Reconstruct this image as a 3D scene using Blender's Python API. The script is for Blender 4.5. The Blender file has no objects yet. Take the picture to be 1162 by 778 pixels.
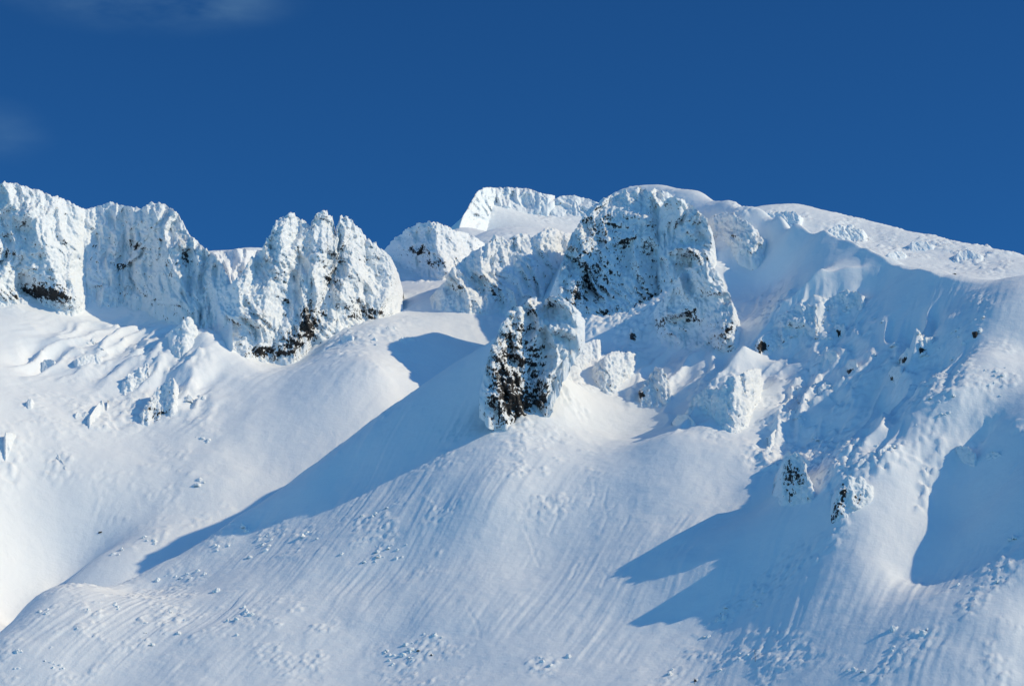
import bpy, math, random
import numpy as np
from mathutils import Vector

C = bpy.context.scene.collection
rng = np.random.default_rng(7)
random.seed(7)

# ------------------------------------------------------------------ camera model (photo 1162 x 778)
F = 2330.0
PITCH = math.radians(12.0)
SP, CP = math.sin(PITCH), math.cos(PITCH)

def ray(px, py):
    u = (np.asarray(px, float) - 581.0) / F
    v = (389.0 - np.asarray(py, float)) / F
    return np.stack([u, CP - v * SP, SP + v * CP], -1)

def pix(p):
    x, y, z = p[..., 0], p[..., 1], p[..., 2]
    d = y * CP + z * SP
    up = z * CP - y * SP
    return 581.0 + F * x / d, 389.0 - F * up / d

SUN = np.array([0.82, -0.13, 0.54]); SUN = SUN / np.linalg.norm(SUN)

# ------------------------------------------------------------------ noise
def _hash(ix, iy, iz, seed):
    h = (ix.astype(np.int64) * 374761393 + iy.astype(np.int64) * 668265263 + iz.astype(np.int64) * 2147483647 + seed * 144269) & 0xFFFFFFFF
    h = ((h ^ (h >> 13)) * 1274126177) & 0xFFFFFFFF
    h = ((h ^ (h >> 16)) * 2246822519) & 0xFFFFFFFF
    return ((h ^ (h >> 15)) & 0xFFFFFF) / float(0xFFFFFF)

def vnoise(x, y, z, seed=0):
    ix, iy, iz = np.floor(x), np.floor(y), np.floor(z)
    fx, fy, fz = x - ix, y - iy, z - iz
    fx, fy, fz = [f * f * f * (f * (f * 6 - 15) + 10) for f in (fx, fy, fz)]
    r = 0
    for a in (0, 1):
        wx = fx if a else 1 - fx
        for b in (0, 1):
            wy = fy if b else 1 - fy
            for c in (0, 1):
                wz = fz if c else 1 - fz
                r = r + wx * wy * wz * _hash(ix + a, iy + b, iz + c, seed)
    return r * 2 - 1

def vnoise2(x, y, seed=0):
    ix, iy = np.floor(x), np.floor(y)
    fx, fy = x - ix, y - iy
    fx, fy = [f * f * f * (f * (f * 6 - 15) + 10) for f in (fx, fy)]
    zz = np.zeros_like(ix)
    r = 0
    for a in (0, 1):
        wx = fx if a else 1 - fx
        for b in (0, 1):
            wy = fy if b else 1 - fy
            r = r + wx * wy * _hash(ix + a, iy + b, zz, seed)
    return r * 2 - 1

def fbm2(x, y, oct=4, seed=0, gain=0.5):
    r, a = 0, 1.0
    for o in range(oct):
        r = r + a * vnoise2(x * 2 ** o + 17.3 * o, y * 2 ** o - 9.1 * o, seed + o)
        a *= gain
    return r

def fbm(x, y, z, oct=4, seed=0, gain=0.5):
    r, a = 0, 1.0
    for o in range(oct):
        k = 2 ** o
        r = r + a * vnoise(x * k + 17.3 * o, y * k - 9.1 * o, z * k + 3.7 * o, seed + o)
        a *= gain
    return r

def worley(x, y, z, seed=0):
    ix, iy, iz = np.floor(x), np.floor(y), np.floor(z)
    best = np.full(x.shape, 9.0)
    for a in (-1, 0, 1):
        for b in (-1, 0, 1):
            for c in (-1, 0, 1):
                jx, jy, jz = ix + a, iy + b, iz + c
                dx = jx + _hash(jx, jy, jz, seed) - x
                dy = jy + _hash(jx, jy, jz, seed + 11) - y
                dz = jz + _hash(jx, jy, jz, seed + 23) - z
                best = np.minimum(best, dx * dx + dy * dy + dz * dz)
    return np.sqrt(best)

def worley2(x, y, seed=0):
    ix, iy = np.floor(x), np.floor(y)
    zz = np.zeros_like(ix)
    best = np.full(x.shape, 9.0); idv = np.zeros(x.shape)
    for a in (-1, 0, 1):
        for b in (-1, 0, 1):
            jx, jy = ix + a, iy + b
            dx = jx + _hash(jx, jy, zz, seed) - x
            dy = jy + _hash(jx, jy, zz, seed + 11) - y
            d2 = dx * dx + dy * dy
            m = d2 < best
            best = np.where(m, d2, best)
            idv = np.where(m, _hash(jx, jy, zz, seed + 31), idv)
    return np.sqrt(best), idv

def sstep(a, b, x):
    t = np.clip((x - a) / (b - a), 0, 1)
    return t * t * (3 - 2 * t)

# ------------------------------------------------------------------ materials
def new_mat(name):
    m = bpy.data.materials.new(name); m.use_nodes = True
    nt = m.node_tree
    b = nt.nodes['Principled BSDF']
    return m, nt, b

def node(nt, t, **kw):
    n = nt.nodes.new(t)
    for k, v in kw.items():
        if k.startswith('i_'):
            n.inputs[k[2:].replace('_', ' ')].default_value = v
        else:
            setattr(n, k, v)
    return n

def math_n(nt, op, a, b=None, c=None, clamp=False):
    n = nt.nodes.new('ShaderNodeMath'); n.operation = op; n.use_clamp = clamp
    for i, v in enumerate((a, b, c)):
        if v is None: continue
        if isinstance(v, (int, float)): n.inputs[i].default_value = v
        else: nt.links.new(v, n.inputs[i])
    return n.outputs[0]

SNOW = (0.83, 0.865, 0.90, 1)

def snow_material(name, stri=(0.5, 0.9), stri_amt=0.5, grain=0.5):
    m, nt, b = new_mat(name)
    L = nt.links.new
    geo = node(nt, 'ShaderNodeNewGeometry')
    n1 = node(nt, 'ShaderNodeTexNoise', i_Scale=0.02, i_Detail=4.0)
    L(geo.outputs['Position'], n1.inputs['Vector'])
    mix = node(nt, 'ShaderNodeMix', data_type='RGBA')
    mix.inputs['A'].default_value = SNOW
    mix.inputs['B'].default_value = (0.88, 0.895, 0.905, 1)
    L(n1.outputs['Fac'], mix.inputs['Factor'])
    L(mix.outputs['Result'], b.inputs['Base Color'])
    b.inputs['Roughness'].default_value = 0.7
    b.inputs['Specular IOR Level'].default_value = 0.15
    n2 = node(nt, 'ShaderNodeTexNoise', i_Scale=0.9, i_Detail=5.0, i_Roughness=0.65)
    L(geo.outputs['Position'], n2.inputs['Vector'])
    n3 = node(nt, 'ShaderNodeTexNoise', i_Scale=0.12, i_Detail=4.0, i_Roughness=0.6)
    L(geo.outputs['Position'], n3.inputs['Vector'])
    h = math_n(nt, 'ADD', math_n(nt, 'MULTIPLY', n2.outputs['Fac'], grain), math_n(nt, 'MULTIPLY', n3.outputs['Fac'], 2.0))
    bp = node(nt, 'ShaderNodeBump', i_Strength=0.5, i_Distance=0.6)
    L(h, bp.inputs['Height']); L(bp.outputs['Normal'], b.inputs['Normal'])
    return m

def crag_material():
    m, nt, b = new_mat('rime_rock')
    L = nt.links.new
    geo = node(nt, 'ShaderNodeNewGeometry')
    at = node(nt, 'ShaderNodeAttribute', attribute_name='rock')
    mp = node(nt, 'ShaderNodeMapping'); mp.inputs['Scale'].default_value = (1, 1, 0.6)
    L(geo.outputs['Position'], mp.inputs['Vector'])
    n1 = node(nt, 'ShaderNodeTexNoise', i_Scale=0.24, i_Detail=6.0, i_Roughness=0.68)
    L(mp.outputs['Vector'], n1.inputs['Vector'])
    sx = node(nt, 'ShaderNodeSeparateXYZ'); L(geo.outputs['Normal'], sx.inputs[0])
    nf = node(nt, 'ShaderNodeTexNoise', i_Scale=0.85, i_Detail=4.0, i_Roughness=0.6)
    L(mp.outputs['Vector'], nf.inputs['Vector'])
    v = math_n(nt, 'ADD', at.outputs['Fac'], math_n(nt, 'MULTIPLY', math_n(nt, 'SUBTRACT', n1.outputs['Fac'], 0.5), 2.2))
    v = math_n(nt, 'ADD', v, math_n(nt, 'MULTIPLY', math_n(nt, 'SUBTRACT', nf.outputs['Fac'], 0.5), 1.7))
    v = math_n(nt, 'ADD', v, math_n(nt, 'MULTIPLY', math_n(nt, 'SUBTRACT', 0.15, sx.outputs['Z']), 0.45))
    mr = node(nt, 'ShaderNodeMapRange', interpolation_type='SMOOTHSTEP')
    mr.inputs['From Min'].default_value = 0.52; mr.inputs['From Max'].default_value = 0.60
    L(v, mr.inputs['Value'])
    n2 = node(nt, 'ShaderNodeTexNoise', i_Scale=0.5, i_Detail=5.0)
    L(geo.outputs['Position'], n2.inputs['Vector'])
    rk = node(nt, 'ShaderNodeMix', data_type='RGBA')
    rk.inputs['A'].default_value = (0.014, 0.014, 0.016, 1); rk.inputs['B'].default_value = (0.062, 0.056, 0.054, 1)
    L(n2.outputs['Fac'], rk.inputs['Factor'])
    mix = node(nt, 'ShaderNodeMix', data_type='RGBA')
    L(mr.outputs['Result'], mix.inputs['Factor'])
    mix.inputs['A'].default_value = SNOW
    L(rk.outputs['Result'], mix.inputs['B'])
    L(mix.outputs['Result'], b.inputs['Base Color'])
    b.inputs['Roughness'].default_value = 0.75
    b.inputs['Specular IOR Level'].default_value = 0.15
    n3 = node(nt, 'ShaderNodeTexNoise', i_Scale=0.6, i_Detail=6.0, i_Roughness=0.78)
    L(geo.outputs['Position'], n3.inputs['Vector'])
    bp = node(nt, 'ShaderNodeBump', i_Strength=0.5, i_Distance=1.1)
    L(n3.outputs['Fac'], bp.inputs['Height']); L(bp.outputs['Normal'], b.inputs['Normal'])
    return m

M_SNOW = snow_material('wind_packed_snow')
M_CRAG = crag_material()
m, nt, b = new_mat('dark_twig'); b.inputs['Base Color'].default_value = (0.06, 0.045, 0.035, 1); b.inputs['Roughness'].default_value = 0.9
M_TWIG = m

# ------------------------------------------------------------------ mesh helpers
def grid_mesh(name, co, wrap, mat, attr=None, cap=None):
    """co: (nr, nc, 3) grid; wrap closes the columns."""
    nr, nc = co.shape[:2]
    idx = np.arange(nr * nc).reshape(nr, nc)
    if wrap:
        a = idx[:-1]; b_ = np.roll(idx, -1, 1)[:-1]; c_ = np.roll(idx, -1, 1)[1:]; d_ = idx[1:]
    else:
        a = idx[:-1, :-1]; b_ = idx[:-1, 1:]; c_ = idx[1:, 1:]; d_ = idx[1:, :-1]
    quads = np.stack([a, b_, c_, d_], -1).reshape(-1, 4)
    me = bpy.data.meshes.new(name)
    me.vertices.add(nr * nc)
    me.vertices.foreach_set('co', co.reshape(-1).astype(np.float32))
    nq = len(quads)
    me.loops.add(nq * 4)
    me.loops.foreach_set('vertex_index', quads.reshape(-1).astype(np.int32))
    me.polygons.add(nq)
    me.polygons.foreach_set('loop_start', (np.arange(nq) * 4).astype(np.int32))
    me.polygons.foreach_set('use_smooth', np.ones(nq, bool))
    me.update(calc_edges=True)
    if attr is not None:
        at = me.attributes.new('rock', 'FLOAT', 'POINT')
        at.data.foreach_set('value', attr.reshape(-1).astype(np.float32))
    me.materials.append(mat)
    return me

def link(name, me, parent=None):
    o = bpy.data.objects.new(name, me); C.objects.link(o)
    if parent is not None:
        o.parent = parent
    return o

# ------------------------------------------------------------------ terrain sheets
class Sheet:
    def __init__(self, n, c, pts, world_pts, box, step, lam=0.5):
        self.n = np.array(n) / np.linalg.norm(n)
        self.c = c
        P, H = [], []
        for px, py, h in pts:
            if h > 500:                                  # given as a distance along the view
                p = ray(px, py) * h
                h = p[2] - self.plane(p[0], p[1])
            else:
                p = self.at_h(px, py, h)
            P.append(p[:2]); H.append(h)
        for x, y, z in world_pts(self) if callable(world_pts) else world_pts:
            P.append(np.array([x, y])); H.append(z - self.plane(x, y))
        P = np.array(P); H = np.array(H)
        N = len(P)
        s = 100.0
        D = np.linalg.norm((P[:, None] - P[None]) / s, axis=-1)
        K = np.where(D > 0, D * D * np.log(D + 1e-9), 0) + lam * 0.01 * np.eye(N)
        Q = np.concatenate([np.ones((N, 1)), P / s], 1)
        A = np.block([[K, Q], [Q.T, np.zeros((3, 3))]])
        self.w = np.linalg.solve(A, np.concatenate([H, np.zeros(3)]))
        self.P = P; self.s = s
        x0, x1, y0, y1 = box
        self.xs = np.arange(x0, x1 + step, step); self.ys = np.arange(y0, y1 + step, step); self.step = step
        # coarse evaluation then smooth upsample
        cs = step * 6
        cx = np.arange(x0 - cs, x1 + 3 * cs, cs); cy = np.arange(y0 - cs, y1 + 3 * cs, cs)
        X, Y = np.meshgrid(cx, cy)
        R = np.zeros(X.shape)
        for i in range(N):
            d = np.hypot(X - P[i, 0], Y - P[i, 1]) / s
            R += self.w[i] * np.where(d > 0, d * d * np.log(d + 1e-9), 0)
        R += self.w[N] + self.w[N + 1] * X / s + self.w[N + 2] * Y / s
        self.Z = self._up(R, cx, cy)
        XX, YY = np.meshgrid(self.xs, self.ys)
        self.X, self.Y = XX, YY
        self.Z = self.Z + self.plane(XX, YY)

    def _up(self, R, cx, cy):
        def cr(t):
            return [(-t + 2 * t * t - t ** 3) / 2, (2 - 5 * t * t + 3 * t ** 3) / 2, (t + 4 * t * t - 3 * t ** 3) / 2, (t ** 3 - t * t) / 2]
        fx = (self.xs - cx[0]) / (cx[1] - cx[0]); ix = np.floor(fx).astype(int); wx = cr(fx - ix)
        fy = (self.ys - cy[0]) / (cy[1] - cy[0]); iy = np.floor(fy).astype(int); wy = cr(fy - iy)
        T = sum(R[:, ix - 1 + k] * wx[k][None] for k in range(4))
        return sum(T[iy - 1 + k] * wy[k][:, None] for k in range(4))

    def plane(self, x, y):
        return (self.c - self.n[0] * x - self.n[1] * y) / self.n[2]

    def at_h(self, px, py, h):
        r = ray(px, py)
        if h > 500:
            return r * h
        return r * ((self.c + h * self.n[2]) / (r @ self.n))[..., None] if r.ndim > 1 else r * (self.c + h * self.n[2]) / (r @ self.n)

    def z(self, x, y):
        fx = np.clip((x - self.xs[0]) / self.step, 0, len(self.xs) - 1.001)
        fy = np.clip((y - self.ys[0]) / self.step, 0, len(self.ys) - 1.001)
        ix, iy = np.floor(fx).astype(int), np.floor(fy).astype(int)
        a, b_ = fx - ix, fy - iy
        Z = self.Z
        return (Z[iy, ix] * (1 - a) + Z[iy, ix + 1] * a) * (1 - b_) + (Z[iy + 1, ix] * (1 - a) + Z[iy + 1, ix + 1] * a) * b_

    def hit(self, px, py, d0=850, d1=3200):
        r = ray(px, py)
        d = np.arange(d0, d1, 1.5)
        P = d[:, None] * r[None]
        ok = (P[:, 1] > self.ys[0]) & (P[:, 1] < self.ys[-1]) & (P[:, 0] > self.xs[0]) & (P[:, 0] < self.xs[-1])
        below = (P[:, 2] < self.z(P[:, 0], P[:, 1])) & ok
        if not below.any():
            k = np.argmin(np.where(ok, P[:, 2] - self.z(P[:, 0], P[:, 1]), 1e9))
            return d[k]
        return d[np.argmax(below)]

    def hit_point(self, px, py):
        return ray(px, py) * self.hit(px, py)

    def rib(self, pts, hs, wl, wr, sharp=1.0):
        """a spur running down the slope: steep on its left, easy on its right"""
        Q = np.array([self.hit_point(*p)[:2] for p in pts])
        best = np.full(self.X.shape, 1e9); hh = np.zeros(self.X.shape); sg = np.zeros(self.X.shape)
        x0, x1 = Q[:, 0].min() - 5 * max(wl, wr), Q[:, 0].max() + 5 * max(wl, wr)
        for i in range(len(Q) - 1):
            a, b_ = Q[i], Q[i + 1]
            e = b_ - a; l2 = e @ e
            t = np.clip(((self.X - a[0]) * e[0] + (self.Y - a[1]) * e[1]) / l2, 0, 1)
            qx, qy = a[0] + t * e[0], a[1] + t * e[1]
            d = np.hypot(self.X - qx, self.Y - qy)
            m = d < best
            best = np.where(m, d, best)
            hh = np.where(m, hs[i] + (hs[i + 1] - hs[i]) * t, hh)
            # lines run from top to bottom; positive cross = left in the picture
            sg = np.where(m, ((self.X - a[0]) * e[1] - (self.Y - a[1]) * e[0]) / math.sqrt(l2), sg)
        w = wr + (wl - wr) * sstep(-0.9, 0.9, sg / (best + 1e-6))
        wob = 1 + 0.35 * fbm2(self.X / 40, self.Y / 40, 3, 91)
        self.Z = self.Z + hh * wob * np.exp(-(best / w) ** sharp)

    def pixels(self):
        return pix(np.stack([self.X, self.Y, self.Z], -1))

    def mesh(self, name, mat):
        co = np.stack([self.X, self.Y, self.Z], -1)
        o = link(name, grid_mesh(name, co, False, mat))
        o['kind'] = 'structure'
        return o

def behind(sheet, pts):
    """points hidden behind a crest: (px, py, h at crest, metres back, metres down)"""
    out = []
    for px, py, h, bk, dn in pts:
        p = sheet.at_h(px, py, h)
        out.append((p[0], p[1] + bk, p[2] - dn))
    return out

# ---- near slope
near_pts = [
    # broad face
    (300, 700, 1226), (450, 640, 1268), (600, 600, 1270), (600, 740, 1120), (400, 770, 1140), (390, 680, 1238), (700, 690, 1150), (760, 615, 1208), (735, 650, 1176), (690, 530, 1325), (560, 560, 1300), (550, 670, 1205), (620, 640, 1230), (690, 640, 1204), (800, 760, 1052),
    (200, 740, 1205), (100, 778, 1180), (581, 860, 1000), (300, 860, 1030), (900, 860, 930), (1162, 860, 2), (660, 475, 1425), (610, 502, 1365), (500, 562, 1325), (555, 520, 1346), (640, 520, 1345),
    # left flank, below the line of crags, and its crest
    (0, 745, 1330), (85, 690, 1370), (180, 638, 1400), (270, 583, 1425), (340, 535, 1450), (420, 480, 1478), (490, 433, 1500), (540, 400, 1512), (560, 385, 1530),
    (170, 674, 1345), (300, 632, 1345), (400, 592, 1340), (500, 545, 1342), (590, 497, 1366), (300, 590, 1402), (400, 540, 1408), (500, 480, 1420), (560, 450, 1420),
    # terrace and cliffs under the dome
    (604, 372, 1465), (625, 364, 1540), (640, 430, 1490), (720, 440, 1500), (650, 366, 1660), (720, 384, 1690), (690, 410, 1560), (760, 410, 1545), (820, 374, 1550), (866, 290, 1662), (876, 330, 1606), (840, 320, 1630), (800, 300, 1658), (800, 345, 1588), (850, 362, 1570), (790, 410, 1508),
    (690, 224, 1900), (715, 216, 1912), (735, 214, 1912), (765, 215, 1880), (800, 220, 1828), (835, 229, 1768), (868, 239, 1705), (700, 300, 1810), (780, 300, 1740),
    # long ridge crest to the right
    (886, 248, 1674), (886, 248, 1674), (905, 258, 1640), (940, 276, 1595), (970, 290, 1565), (1000, 302, 1535), (1030, 313, 1505), (1060, 320, 1475), (1085, 323, 1450), (1110, 323, 1425), (1162, 318, 1385), (1230, 318, 1350),
    # shaded face below it
    (960, 350, 1492), (1050, 370, 1378), (1000, 330, 1487), (1050, 338, 1420), (1000, 410, 1366), (920, 400, 1462), (880, 420, 1462), (920, 500, 1316), (860, 580, 1224), (800, 650, 1148), (960, 460, 1330),
    (760, 500, 1335), (830, 510, 1308), (1050, 440, 1268),
    # first right ridge and the sunny ground beyond it
    (1150, 331, 1318), (1135, 350, 1300), (1112, 400, 1246), (1087, 450, 1190), (1010, 522, 1152), (955, 590, 1115), (880, 650, 1120), (840, 690, 1105), (790, 705, 1112), (735, 748, 1080),
    (1162, 400, 1252), (1140, 430, 1206), (1162, 486, 1138), (1120, 471, 1166), (1230, 490, 1112), (1000, 640, 1070), (900, 720, 1040), (1050, 560, 1138),
    # gully in the lower right and its far rib
    (1120, 520, 1162), (1090, 590, 1112), (1030, 655, 1066), (1162, 545, 1083), (1162, 600, 1044), (1120, 640, 1026), (1090, 690, 990), (1000, 745, 4), (1250, 600, 1002), (1250, 700, 975), (1162, 720, 960),
]
def near_back(s):
    b_ = []
    for (px, py, h) in [(0, 745, 1330), (85, 690, 1370), (180, 638, 1400), (270, 583, 1425), (340, 535, 1450), (420, 480, 1478), (490, 433, 1500)]:
        b_ += behind(s, [(px, py, h, 20, 8), (px, py, h, 50, 34), (px, py, h, 120, 95)])
    b_ += behind(s, [(-80, 790, 1240, 0, 0), (-80, 790, 1240, 90, 60)])
    b_ += behind(s, [(560, 385, 1530, 70, 40), (604, 372, 1465, 25, 14), (625, 362, 1540, 30, 25), (640, 352, 1660, 30, 30), (652, 300, 1740, 30, 40), (668, 255, 1820, 40, 45)])
    for (px, py, h) in [(690, 224, 1900), (735, 214, 1912), (800, 220, 1828), (868, 239, 1705), (905, 258, 1640), (940, 276, 1595), (970, 290, 1565), (1000, 302, 1535), (1030, 313, 1505), (1060, 320, 1475), (1110, 323, 1425), (1162, 318, 1385), (1230, 318, 1350)]:
        b_ += behind(s, [(px, py, h, 20, 2.5), (px, py, h, 60, 9), (px, py, h, 150, 34)])
    return b_
near = Sheet((-0.22, -0.50, 0.84), -487.0, near_pts, near_back, (-430, 640, 880, 2080), 1.05)

# ---- far bowl
bowl_pts = [
    (250, 550, 1540), (260, 590, 1500), (100, 560, 1530), (0, 600, 1480), (100, 635, 1462), (150, 480, 2), (50, 420, 2), (0, 360, 6), (60, 352, 6), (120, 356, 2), (165, 344, 8), (230, 395, 1760),
    (240, 450, 1690), (330, 412, 1775), (380, 385, 1790), (430, 370, 1800), (400, 440, 1645), (350, 480, 1612), (480, 420, 1712), (455, 445, 1660), (520, 380, 1800), (470, 350, 1900), (490, 340, 1920), (460, 310, 2020),
    (300, 520, 1580), (200, 590, 1495), (430, 420, 1668), (540, 370, 1830), (560, 355, 1880), (560, 310, 2020), (640, 330, 2000), (450, 292, 2120), (500, 300, 2100),
    (240, 285, 0), (270, 283, -4), (300, 284, 0), (250, 330, -6), (20, 480, 4), (20, 300, 12), (140, 290, 8), (360, 300, 10),
    (590, 268, 2180), (640, 280, 2160), (530, 268, 2230),
    # low fold just behind the near crest
    (0, 717, 1365), (75, 662, 1425), (190, 604, 1475),
    (-80, 360, 12), (-80, 600, 4),
]
def bowl_back(s):
    b_ = behind(s, [(240, 285, 0, 50, 8), (270, 283, -4, 50, 8), (300, 284, 0, 50, 8), (450, 292, 2120, 50, 0), (20, 260, 10, 70, 20), (140, 260, 8, 70, 20), (360, 280, 8, 80, 20),
                    (0, 717, 1365, 40, -3), (75, 662, 1425, 40, -3)])
    b_ += behind(s, [(270, 283, -4, 200, 60), (20, 260, 10, 220, 70), (140, 260, 8, 220, 70), (-80, 300, 10, 200, 60)])
    # the near-side floor of the valley
    for (px, py, h) in [(0, 717, 1365), (75, 662, 1425), (190, 604, 1475), (260, 590, 1500)]:
        b_ += behind(s, [(px, py, h, -60, 45)])
    b_ += [(100, 1160, 10), (0, 1160, 0), (200, 1400, 180), (100, 1400, 150), (200, 1600, 280), (200, 1800, 360), (0, 1300, 90), (250, 1250, 20)]
    return b_
bowl = Sheet((0.20, -0.50, 0.84), -639.0, bowl_pts, bowl_back, (-640, 260, 1150, 2480), 1.5)

# ---- summit pyramid and the plateau behind the long ridge
top_pts = [
    (519, 262, 0), (545, 216, 0), (575, 214, 4), (600, 219, 6), (640, 220, 8), (690, 218, 8), (735, 216, 8), (560, 265, 6), (600, 262, 10), (650, 270, 14), (600, 240, 6), (545, 240, 4),
    (640, 245, 8), (700, 260, 10), (560, 300, 10), (650, 310, 20),
]
def top_back(s):
    return behind(s, [(519, 262, 0, 60, 30), (545, 216, 0, 60, 10), (600, 219, 6, 80, 14), (690, 218, 8, 80, 14), (540, 216, 0, 160, 50), (690, 218, 8, 200, 50), (500, 262, 0, 40, 40)])
top = Sheet((0.12, -0.46, 0.88), -585.0, top_pts, top_back, (-110, 230, 1980, 2720), 1.8)
plat_pts = [
    (860, 236, 0), (900, 235, 0), (940, 242, 0), (1000, 256, 0), (1060, 271, 0), (1110, 282, 0), (1162, 292, 0), (1250, 310, 0),
    (900, 262, 0), (960, 280, 0), (1010, 298, 0), (1060, 312, 2), (1110, 318, 4), (1162, 316, 6), (1000, 275, 0), (1100, 300, 0),
    (860, 300, 0), (1000, 330, 0), (1162, 340, 0),
]
def plat_back(s):
    b_ = []
    for p in [(860, 236, 0), (940, 242, 0), (1060, 271, 0), (1162, 292, 0), (1250, 310, 0)]:
        b_ += behind(s, [p + (50, 4), p + (160, 40)])
    return b_
plat = Sheet((0.05, -0.44, 0.895), -405.0, plat_pts, plat_back, (130, 760, 1680, 2350), 1.8)
for s_ in (near, bowl, top, plat):
    print('sheet z', s_.Z.min(), s_.Z.max())
print('D near', [round(near.hit(*p)) for p in [(300, 690), (600, 600), (735, 230), (1087, 450), (1162, 700), (490, 440)]])
print('D bowl', [round(bowl.hit(*p)) for p in [(50, 400), (250, 500), (270, 290), (500, 400), (560, 310)]])
print('D top', [round(top.hit(*p)) for p in [(560, 230), (690, 225)]], 'plat', [round(plat.hit(*p)) for p in [(900, 250), (1100, 300), (1000, 270)]])

# ---- relief of the snow: spurs, wind ribs, runnels, buried scrub
def blob(px, py, items):
    r = np.zeros(px.shape)
    for it in items:
        if len(it) == 4:                                   # ellipse
            x, y, rx, ry = it
            r = np.maximum(r, np.exp(-(((px - x) / rx) ** 2 + ((py - y) / ry) ** 2) ** 2))
        else:                                              # strip along a line
            pts, wd = it
            for (ax, ay), (bx, by) in zip(pts[:-1], pts[1:]):
                ex, ey = bx - ax, by - ay
                t = np.clip(((px - ax) * ex + (py - ay) * ey) / (ex * ex + ey * ey), 0, 1)
                d = np.hypot(px - ax - t * ex, py - ay - t * ey)
                r = np.maximum(r, np.exp(-(d / wd) ** 4))
    return r

near.rib([(978, 324), (935, 348), (890, 380), (858, 405)], [8, 24, 26, 9], 14, 40)
near.rib([(880, 405), (845, 430), (805, 465), (768, 496)], [4, 18, 19, 4], 12, 34)
near.rib([(965, 428), (925, 452), (895, 480), (872, 508)], [2, 11, 11, 2], 9, 22)
near.rib([(1062, 378), (1040, 402), (1012, 436)], [2, 10, 3], 8, 20)
near.rib([(925, 492), (898, 545), (880, 590)], [1, 5, 0], 10, 16)
near.rib([(872, 245), (905, 260), (940, 279), (1000, 305), (1060, 323), (1110, 326)], [1, 7, 8, 7, 6, 1], 9, 34)
near.rib([(770, 400), (748, 436), (724, 468)], [2, 7, 0], 12, 24, 1.6)
near.rib([(725, 390), (700, 420), (668, 458)], [3, 7, 0], 14, 24, 1.6)
bowl.rib([(246, 350), (205, 385), (150, 440)], [3, 7, 1], 9, 20)
bowl.rib([(208, 355), (165, 395), (120, 435)], [1, 5, 1], 7, 16)
bowl.rib([(165, 352), (130, 385), (85, 440)], [1, 4, 1], 7, 16)
bowl.rib([(228, 400), (205, 430), (175, 470)], [5, 8, 2], 11, 24, 1.5)
bowl.rib([(235, 395), (238, 450), (236, 520), (215, 580)], [8, 7, 5, 0], 24, 44, 2.0)

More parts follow.
